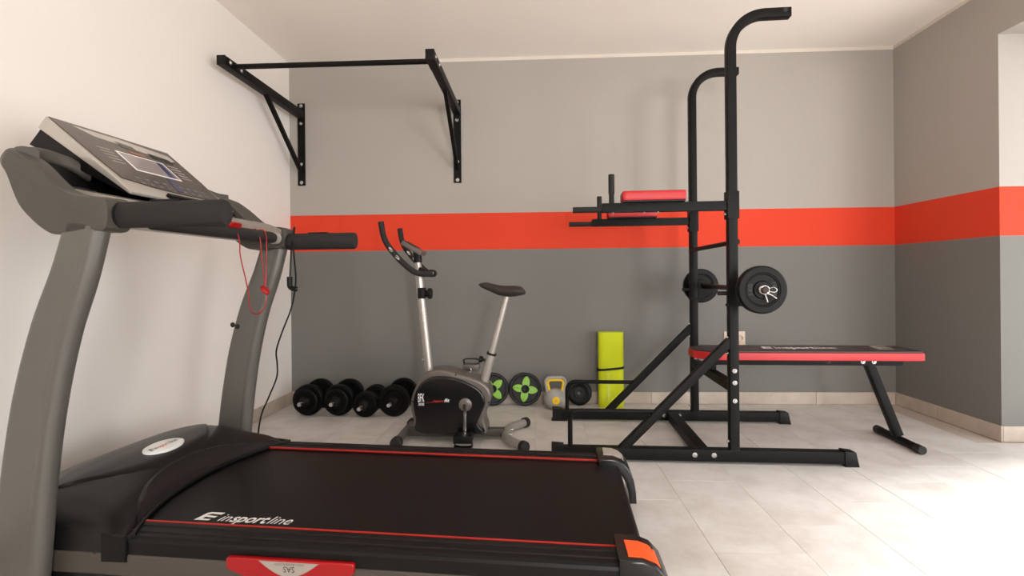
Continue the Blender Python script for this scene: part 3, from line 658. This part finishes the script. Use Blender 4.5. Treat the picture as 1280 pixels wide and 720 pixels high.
# red shock absorber cover on the near side rail
ar = [(-1.085, .188), (-.728, .184), (-.722, .178), (-.724, .156)]
for i in range(15):
    t = i/14; x = -.735-.345*t; ar.append((x, .150-.040*math.sin(PI*t)+.002*t))
ar += [(-1.090, .160), (-1.091, .182)]
sa = obj('shock_cover', prism(ar, -.452, -.436, 'xz', .004, 3), REDP, td, 40)
lb = [(-.995, .1835), (-.820, .1805)]
for i in range(13):
    t = i/12; lb.append((-.822-.171*t, .180-.040*math.sin(PI*t)+.003*t))
lo = obj('label', prism(lb, -.4533, -.452, 'xz'), GREYLAB, sa, 0)
tb, wd = text_bm([('SAS', .0)], .016); k = .032/wd; bmesh.ops.scale(tb, vec=(k, 1, 1), verts=tb.verts)
obj('lettering', place(tb, (-.890, -.4537, .1705), (-1, 0, 0), (0, 0, -1)), BLKPR, lo, 0)
tb, wd = text_bm([('SHOCK ABSORBING SYSTEM', .0)], .006); k = .085/wd; bmesh.ops.scale(tb, vec=(k, 1, 1), verts=tb.verts)
obj('lettering', place(tb, (-.863, -.4537, .1795), (-1, 0, 0), (0, 0, -1)), DULLGR, lo, 0)
# motor hood
b = bmesh.new(); NU, NV = 26, 32; rows = []
def hood_pt(u, v):
    xf = -1.505+.115*abs(v)**2.2
    pr_ = [(xf, .214), (xf-.018, .246), (xf-.07, .284), (-1.62, .312), (-1.71, .326), (-1.80, .322), (-1.90, .298), (-1.98, .255), (-2.03, .195), (-2.045, .10)]
    t = u*(len(pr_)-1); i = min(int(t), len(pr_)-2); f = t-i
    x = pr_[i][0]*(1-f)+pr_[i+1][0]*f; z = pr_[i][1]*(1-f)+pr_[i+1][1]*f
    z = z-(z-.15)*.30*abs(v)**9-.010*v*v*(1 if u > .15 else 0)
    return x, v*.436, max(z, .10)
for i in range(NU+1):
    r_ = []
    for j in range(NV+1):
        v = -1+2*j/NV; v = math.copysign(1-(1-abs(v))**1.5, v); r_.append(b.verts.new(hood_pt(i/NU, v)))
    rows.append(r_)
for i in range(NU):
    for j in range(NV): b.faces.new((rows[i][j], rows[i][j+1], rows[i+1][j+1], rows[i+1][j]))
for j in (0, NV):
    low = [b.verts.new((rows[i][j].co.x, rows[i][j].co.y, .098)) for i in range(NU+1)]
    for i in range(NU): b.faces.new((rows[i][j], rows[i+1][j], low[i+1], low[i]))
hood = obj('motor_hood', b, plain('satin_black_hood', S((17, 16, 16)), .34, bump=.06, scale=700, spec=.4), td, 45)
HZ = lambda x, v: None
def hood_z(x, y):                          # height of the hood above a local point, by scanning the profile
    v = y/.436; best = None
    for k in range(201):
        p = hood_pt(k/200, v)
        if best is None or abs(p[0]-x) < best[0]: best = (abs(p[0]-x), p[2])
    return best[1]
# raised centre panel on the hood
b = bmesh.new(); outl = []
NI, NJ = 10, 26; rows = []
for i in range(NI+1):
    r_ = []
    for j in range(NJ+1):
        y = .338*math.sin(PI/2*(-1+2*j/NJ)); xa = -1.572-.155*abs(y/.34)**2.4; xb_ = -1.86+.115*abs(y/.34)**2.4
        x = xa+(xb_-xa)*i/NI
        edge = min(i, NI-i, j, NJ-j); r_.append(b.verts.new((x, y, hood_z(x, y)+(.007 if edge > 0 else -.002))))
    rows.append(r_)
for i in range(NI):
    for j in range(NJ): b.faces.new((rows[i][j], rows[i][j+1], rows[i+1][j+1], rows[i+1][j]))
obj('hood_panel', b, hood.data.materials[0], hood, 50)
# front apron of the hood, a raised skirt along the belt opening
b = bmesh.new(); rows = []; NI, NJ = 8, 28
for i in range(NI+1):
    r_ = []
    for j in range(NJ+1):
        v = -.86+1.72*j/NJ; u = .012+(.23*(1-(v/.86)**2)**.6+.015)*i/NI
        x, y, z = hood_pt(u, v); e = min(NI-i, j, NJ-j); lift = .007 if e > 0 else -.003
        r_.append(b.verts.new((x+lift*.6, y, z+lift)))
    rows.append(r_)
for i in range(NI):
    for j in range(NJ): b.faces.new((rows[i][j], rows[i][j+1], rows[i+1][j+1], rows[i+1][j]))
obj('hood_apron', b, hood.data.materials[0], hood, 40)
# oval badge
bx_, by_ = -1.665, .02
zb_ = hood_z(bx_, by_)+.010
b = lathe([(0, .004), (.94, .004), (1, .002), (1, -.006), (0, -.006)], 40)
bmesh.ops.scale(b, vec=(.045, .088, 1), verts=b.verts)
dirx = Vector((-.10, 0, .016)).normalized()
bm4 = Matrix((Vector((1, 0, -.12)).normalized(), Vector((0, 1, 0)), Vector((.12, 0, 1)).normalized())).transposed().to_4x4(); bm4.translation = (bx_, by_, zb_)
bg_ = obj('badge', xform(b, bm4), WHITEP, hood)
ux, uy = Vector((0, 1, 0)), Vector((-1, 0, .12)).normalized(); nrm = Vector((.12, 0, 1)).normalized()
for s_, x0, w_, mat_ in (('in', -.048, .016, BLKPR), ('sport', -.028, .052, REDPR), ('line', .027, .034, BLKPR)):
    tb, wd = text_bm([(s_, .008)], .020, .2); k = w_/wd; bmesh.ops.scale(tb, vec=(k, 1, 1), verts=tb.verts)
    obj('lettering', place(tb, Vector((bx_, by_, zb_))+nrm*.0046+ux*x0-uy*.008, ux, uy), mat_, bg_, 0)
obj('logo', place(logo_bm(.016, .018), Vector((bx_, by_, zb_))+nrm*.0046-ux*.070-uy*.008, ux, uy), BLKPR, bg_, 0)
# front lip that meets the belt
pth = []
for j in range(25):
    v = -1+2*j/24; x, y, z = hood_pt(0, v*.985); pth.append((x+.004, y, zd(x)+.004))
obj('hood_lip', sweep(pth, rrect(.012, .012, .004, 2), (0, 0, 1)), BLACKP, hood)
for s in (-1, 1):
    obj('hood_corner', prism([(-1.475, .155), (-1.398, .155), (-1.398, .214), (-1.410, .226), (-1.475, .232)], min(s*.430, s*.446), max(s*.430, s*.446), 'xz', .003), BLACKP, hood)
    bolt(hood, (-1.50, s*.436, .175), '-y' if s < 0 else 'y', .005, .003, BLKPR, 'screw')
# base, feet, wheels
obj('base_frame', box(-1.98, -1.92, -.40, .40, .03, .10, .006), GREYFR, td)
obj('deck_board', box(-1.45, .0, -.36, .36, .112, .15, .004), BLACKP, td)
for s in (-1, 1):
    wy = s*.47
    obj('transport_wheel', xform(lathe([(0, -.018), (.030, -.018), (.036, -.013), (.036, .013), (.030, .018), (0, .018)], 24), Matrix.Translation((-1.95, s*.42, .036)) @ AX['y']), RUBBER, td)
    # base shoe under the upright
    obj('base_shoe', prism([(-1.98, .0), (-1.50, .0), (-1.50, .03), (-1.58, .075), (-1.98, .075)], min(s*.442, s*.502), max(s*.442, s*.502), 'xz', .008), GREYMET, td)
    # curved upright
    pts = [(-1.705, .06), (-1.690, .20), (-1.668, .40), (-1.632, .62), (-1.580, .82), (-1.520, .98), (-1.478, 1.12)]
    wds = [.150, .148, .142, .136, .126, .116, .108]
    P = smooth_path([V(x, s*.472, z) for x, z in pts], 5); n = len(P)
    scs = []; prf = rrect(1, .062, .026, 5)
    b = bmesh.new(); rings = []
    for i, p in enumerate(P):
        t = ((P[min(i+1, n-1)]-P[max(i-1, 0)])).normalized(); sd = V(t.z, 0, -t.x)
        f = i/(n-1)*(len(wds)-1); k = min(int(f), len(wds)-2); w_ = wds[k]*(1-(f-k))+wds[k+1]*(f-k)
        rings.append([p+sd*(a*(w_-.062)+(math.copysign(0, a)))*1 if False else p+sd*(max(-w_/2, min(w_/2, a)))+V(0, bb_, 0) for a, bb_ in rrect(w_, .062, .024, 5)])
    upr = obj('upright', ring_loft(rings), GREYMET, td, 50)
    ep = []
    for i, p in enumerate(P):
        t = ((P[min(i+1, n-1)]-P[max(i-1, 0)])).normalized(); sd = V(t.z, 0, -t.x)
        f = i/(n-1)*(len(wds)-1); k = min(int(f), len(wds)-2); w_ = wds[k]*(1-(f-k))+wds[k+1]*(f-k)
        ep.append(p+sd*(w_/2-.022))
    obj('edge_tube', sweep(ep, [(a*1.0, c*1.12) for a, c in circ(.029, 18)], (0, 1, 0)), GREYMET, upr, 50)
    if s > 0:
        for x, z in ((-1.668, .75), (-1.645, .742)): bolt(upr, (x, .441, z), '-y', .009, .002, BLKPR, 'screw_hole')
    # side arm of the console
    low = [(-1.70, 1.262), (-1.715, 1.290), (-1.712, 1.310), (-1.688, 1.330), (-1.619, 1.287), (-1.527, 1.213), (-1.45, 1.190), (-1.400, 1.184), (-1.400, 1.106), (-1.45, 1.098), (-1.492, 1.089), (-1.536, 1.089), (-1.572, 1.096), (-1.62, 1.130), (-1.665, 1.180)]
    inn = [(-1.755, 1.275), (-1.782, 1.312), (-1.772, 1.340), (-1.735, 1.350), (-1.665, 1.310), (-1.570, 1.226), (-1.46, 1.198), (-1.400, 1.186), (-1.400, 1.106), (-1.45, 1.098), (-1.492, 1.092), (-1.536, 1.094), (-1.585, 1.102), (-1.645, 1.145), (-1.705, 1.205)]
    lerp = lambda A, B, f, g=1: [(a[0]+(c[0]-a[0])*f, a[1]+(c[1]-a[1])*f) for a, c in zip(A, B)]
    cen = lambda A, q: [(-1.58+(x+1.58)*q, 1.20+(z-1.20)*q) for x, z in A]
    rings = []
    for yy, prf_ in ((.503, cen(low, .94)), (.498, low), (.480, lerp(low, inn, .40)), (.455, lerp(low, inn, .8)), (.425, inn), (.412, cen(inn, .97))):
        rings.append([V(x, s*yy, z) for x, z in curve2(prf_, 4)])
    obj('console_arm', ring_loft(rings), GREYARM, td, 28)
    # foam handrail, slightly oval
    b = lathe([(0, -.02), (.030, -.02), (.030, .0), (.0375, .004), (.0375, .315), (.034, .322), (.020, .325), (0, .325)], 28)
    bmesh.ops.scale(b, vec=(1.0, .80, 1), verts=b.verts)
    obj('handrail', xform(b, Matrix.Translation((-1.402, s*.450, 1.146 if s < 0 else 1.130)) @ AX['x']), FOAM, td)
    obj('rail_collar', xform(lathe([(.028, -.006), (.036, -.006), (.036, .006), (.028, .006), (.028, -.006)], 24), Matrix.Translation((-1.396, s*.450, 1.146 if s < 0 else 1.130)) @ AX['x']), BLKPR, td)
    obj('pulse_plate', box(-1.30, -1.21, s*.450-.012, s*.450+.012, 1.178 if s < 0 else 1.162, 1.187 if s < 0 else 1.171, .003), BLACKP, td)
# cross grip between the arms
obj('cross_grip', xform(lathe([(0, -.345), (.022, -.345), (.0245, -.34), (.0245, .30), (.022, .305), (.022, .35), (0, .35)], 22), Matrix.Translation((-1.395, 0, 1.138)) @ AX['y']), FOAM, td)
obj('grip_ring', xform(lathe([(.0222, -.014), (.026, -.014), (.026, .014), (.0222, .014), (.0222, -.014)], 22), Matrix.Translation((-1.395, .325, 1.138)) @ AX['y']), SILVER, td)
# tray under the console head
obj('console_tray', prism([(-1.70, 1.215), (-1.60, 1.236), (-1.47, 1.208), (-1.412, 1.184), (-1.412, 1.160), (-1.52, 1.150), (-1.62, 1.135), (-1.70, 1.165)], -.418, .418, 'xz', .004, 2), plain('light_grey_tray', S((150, 142, 133)), .35, .2), td, 40)
obj('tray_slot', prism([(-1.585, 1.2325), (-1.475, 1.2087), (-1.475, 1.2107), (-1.585, 1.2345)], -.40, .30, 'xz'), plain('slate_grey_rubber', S((66, 66, 66)), .5), td, 0)
for s in (-1, 1):
    obj('cup_holder', xform(lathe([(.030, -.05), (.046, -.045), (.050, .012), (.055, .014), (.055, .010), (.053, -.052), (0, -.055), (0, -.05), (.030, -.05)], 28), Matrix.Translation((-1.655, s*.345, 1.235)) @ Matrix.Rotation(.12, 4, 'Y')), BLACKP, td)
    obj('recess_rim', sweep(smooth_path([V(-1.690, s*.448, 1.328), V(-1.728, s*.425, 1.334), V(-1.752, s*.385, 1.345), V(-1.764, s*.34, 1.350), V(-1.766, s*.30, 1.348), V(-1.755, s*.262, 1.340), V(-1.735, s*.215, 1.315)], 4), rrect(.05, .045, .014, 3), (0, 0, 1)), GREYARM, td, 50)
    obj('recess_wall', prism([(-1.74, 1.20), (-1.76, 1.29), (-1.72, 1.325), (-1.665, 1.29), (-1.60, 1.218), (-1.66, 1.19)], min(s*.405, s*.415), max(s*.405, s*.415), 'xz'), BLKPR, td, 0)
obj('recess_back', prism([(-1.70, 1.19), (-1.748, 1.335), (-1.775, 1.335), (-1.725, 1.18)], -.41, .41, 'xz', .003), BLACKP, td)
obj('console_post', prism([(-1.84, 1.36), (-1.74, 1.30), (-1.68, 1.225), (-1.74, 1.215), (-1.82, 1.26)], -.24, .24, 'xz', .006), BLACKP, td)
# console head: dark wedge, silver body, face panel
Pn = Vector((.643, 0, .764)); Pd = Vector((-.764, 0, .643)); P0 = Vector((-1.538, 0, 1.253))
def cpt(y, s, h): return P0+Vector((0, y, 0))+Pd*s+Pn*h
def slab(y0, y1, s0, s1, h0a, h0b, h1a, h1b, bev=0.):
    b = bmesh.new(); vs = [b.verts.new(cpt(y, s_, h)) for y in (y0, y1) for s_, h in ((s0, h0a), (s1, h1a), (s1, h1b), (s0, h0b))]
    for f in ((0, 1, 2, 3), (7, 6, 5, 4), (0, 4, 5, 1), (1, 5, 6, 2), (2, 6, 7, 3), (3, 7, 4, 0)): b.faces.new([vs[i] for i in f])
    bmesh.ops.recalc_face_normals(b, faces=b.faces)
    if bev: bmesh.ops.bevel(b, geom=b.edges[:], offset=bev, segments=3, profile=.6, affect='EDGES')
    return b
obj('console_underside', slab(-.252, .252, .012, .390, -.024, -.009, -.116, -.045, .003), BLACKP, td)
hd = obj('console_head', slab(-.260, .260, -.005, .393, -.014, -.003, -.050, -.001, .004), SILVER, td)
def panel_shape(pts, h0, h1): 
    b = bmesh.new(); v0 = [b.verts.new(cpt(y, s_, h0)) for y, s_ in pts]; v1 = [b.verts.new(cpt(y, s_, h1)) for y, s_ in pts]; n = len(pts)
    b.faces.new(v0); b.faces.new(v1[::-1])
    for i in range(n): b.faces.new((v0[i], v1[i], v1[(i+1) % n], v0[(i+1) % n]))
    return b
face = [(-.235, .072), (-.12, .052), (0, .045), (.12, .046), (.235, .056), (.252, .18), (.256, .388), (0, .3905), (-.256, .388), (-.246, .18)]
fc = obj('face_panel', panel_shape(face, -.003, .0015), PANEL, hd, 0)
obj('display_frame', panel_shape([(-.108, .150), (.112, .150), (.118, .268), (-.104, .268)], .001, .0024), WHITEP, fc, 0)
obj('display_screen', panel_shape([(-.100, .157), (.105, .157), (.110, .260), (-.096, .260)], .002, .0030), LCD, fc, 0)
obj('display_film', panel_shape([(.052, .157), (.086, .157), (.098, .260), (.076, .260)], .0028, .0034), BLUE, fc, 0)
obj('key_film', panel_shape([(-.002, .058), (.029, .058), (.046, .145), (.022, .145)], .001, .0024), BLUE, fc, 0)
obj('upper_strip', panel_shape([(-.185, .372), (-.130, .335), (.20, .305), (.232, .318), (.225, .355), (0, .375)], .001, .0022), plain('pale_strip_reflection', S((196, 188, 180)), .25, .3), fc, 0)  # strip kept pale: a bright reflection on the face, put into its colour
obj('speaker_grille', panel_shape([(-.045, .345), (.03, .338), (.036, .303), (-.035, .310)], .002, .0028), DULLGR, fc, 0)
obj('speaker_grille', panel_shape([(.09, .325), (.19, .315), (.192, .285), (.095, .29)], .001, .0028), BLKPR, fc, 0)
obj('program_chart', panel_shape([(-.022, .30), (.05, .296), (.052, .278), (-.02, .282)], .001, .0026), plain('copper_print', S((140, 96, 70)), .4), fc, 0)
for sx_ in (-1, 1):
    for r_ in range(5):
        y0 = -.185 if sx_ < 0 else .135
        obj('printed_line', panel_shape([(y0, .262-r_*.020), (y0+.055, .262-r_*.020), (y0+.055, .255-r_*.020), (y0, .255-r_*.020)], .001, .0022), GREYP, fc, 0)
for k in range(9):
    if k == 4: continue
    y0 = -.165+k*.040
    obj('key_mark', panel_shape([(y0, .098), (y0+.022, .098), (y0+.022, .088), (y0, .088)], .001, .0022), plain('dim_blue_print', S((96, 100, 116)), .4), fc, 0)
    obj('key_mark', panel_shape([(y0, .068), (y0+.018, .068), (y0+.018, .060), (y0, .060)], .001, .0022), plain('dim_blue_print', S((96, 100, 116)), .4), fc, 0)
# book ledge in front of the face
obj('book_ledge', slab(-.10, .19, -.002, .014, -.006, .010, -.006, .010, .003), BLACKP, hd)
# safety key with lanyard
sk_ = obj('safety_key', prism([(-.030, -.012), (.030, -.012), (.034, .0), (.026, .014), (-.026, .014), (-.034, .0)], -.006, .006, 'yz', .002), REDP, td)
sk_.location = (-1.378, .03, 1.163); sk_.rotation_euler = (0, .6, 0)
lan = [(0, .008, -.012), (.012, .010, -.06), (.012, .014, -.115), (.012, .048, -.21), (.010, .068, -.27), (.010, .075, -.32), (.010, .105, -.340), (.010, .145, -.338), (.010, .178, -.312), (.010, .186, -.27), (.010, .182, -.245)]
ly = obj('lanyard', sweep(smooth_path([V(-1.378+x, .03+y, 1.163+z) for x, y, z in lan], 5), circ(.0022, 8)), REDP, td)
cl_ = obj('lanyard_clip', xform(lathe([(0, .006), (.018, .006), (.022, .002), (.022, -.004), (0, -.006)], 20), Matrix.Translation((-1.366, .205, .915)) @ Matrix.Rotation(.9, 4, 'Y') @ AX['z']), REDP, td)
obj('lanyard_loop', sweep(smooth_path([V(-1.366, .205, .925), V(-1.366, .188, 1.02), V(-1.372, .180, 1.13), V(-1.395, .185, 1.165), V(-1.41, .20, 1.15), V(-1.395, .228, 1.166), V(-1.370, .222, 1.14), V(-1.366, .216, 1.03), V(-1.366, .208, .925)], 5), circ(.0022, 8)), REDP, td)
# power cord looped over the far handrail
cd = smooth_path([V(-1.400, .46, .960), V(-1.395, .46, 1.04), V(-1.392, .462, 1.10), V(-1.386, .47, 1.185), V(-1.372, .455, 1.192), V(-1.361, .42, 1.12), V(-1.364, .44, 1.02), V(-1.372, .46, .94), V(-1.402, .475, .826), V(-1.452, .48, .71), V(-1.492, .50, .622), V(-1.500, .52, .56), V(-1.503, .52, .493), V(-1.55, .53, .395), V(-1.588, .535, .317), V(-1.605, .535, .24), V(-1.62, .53, .12), V(-1.70, .52, .045), V(-1.86, .46, .06)], 5)
pc = obj('power_cord', sweep(cd, circ(.0036, 8)), BLACKP, td)
obj('plug', sweep(smooth_path([V(-1.401, .46, .970), V(-1.401, .46, .945), V(-1.399, .46, .925), V(-1.385, .46, .915), V(-1.368, .46, .913)], 3), circ(.012, 12), (0, 1, 0)), BLACKP, pc)
for dy in (-.008, .008): obj('plug_pin', xform(lathe([(0, 0), (.0024, 0), (.0024, .020), (0, .021)], 8), Matrix.Translation((-1.370, .46+dy, .913)) @ AX['x']), CHROME, pc)
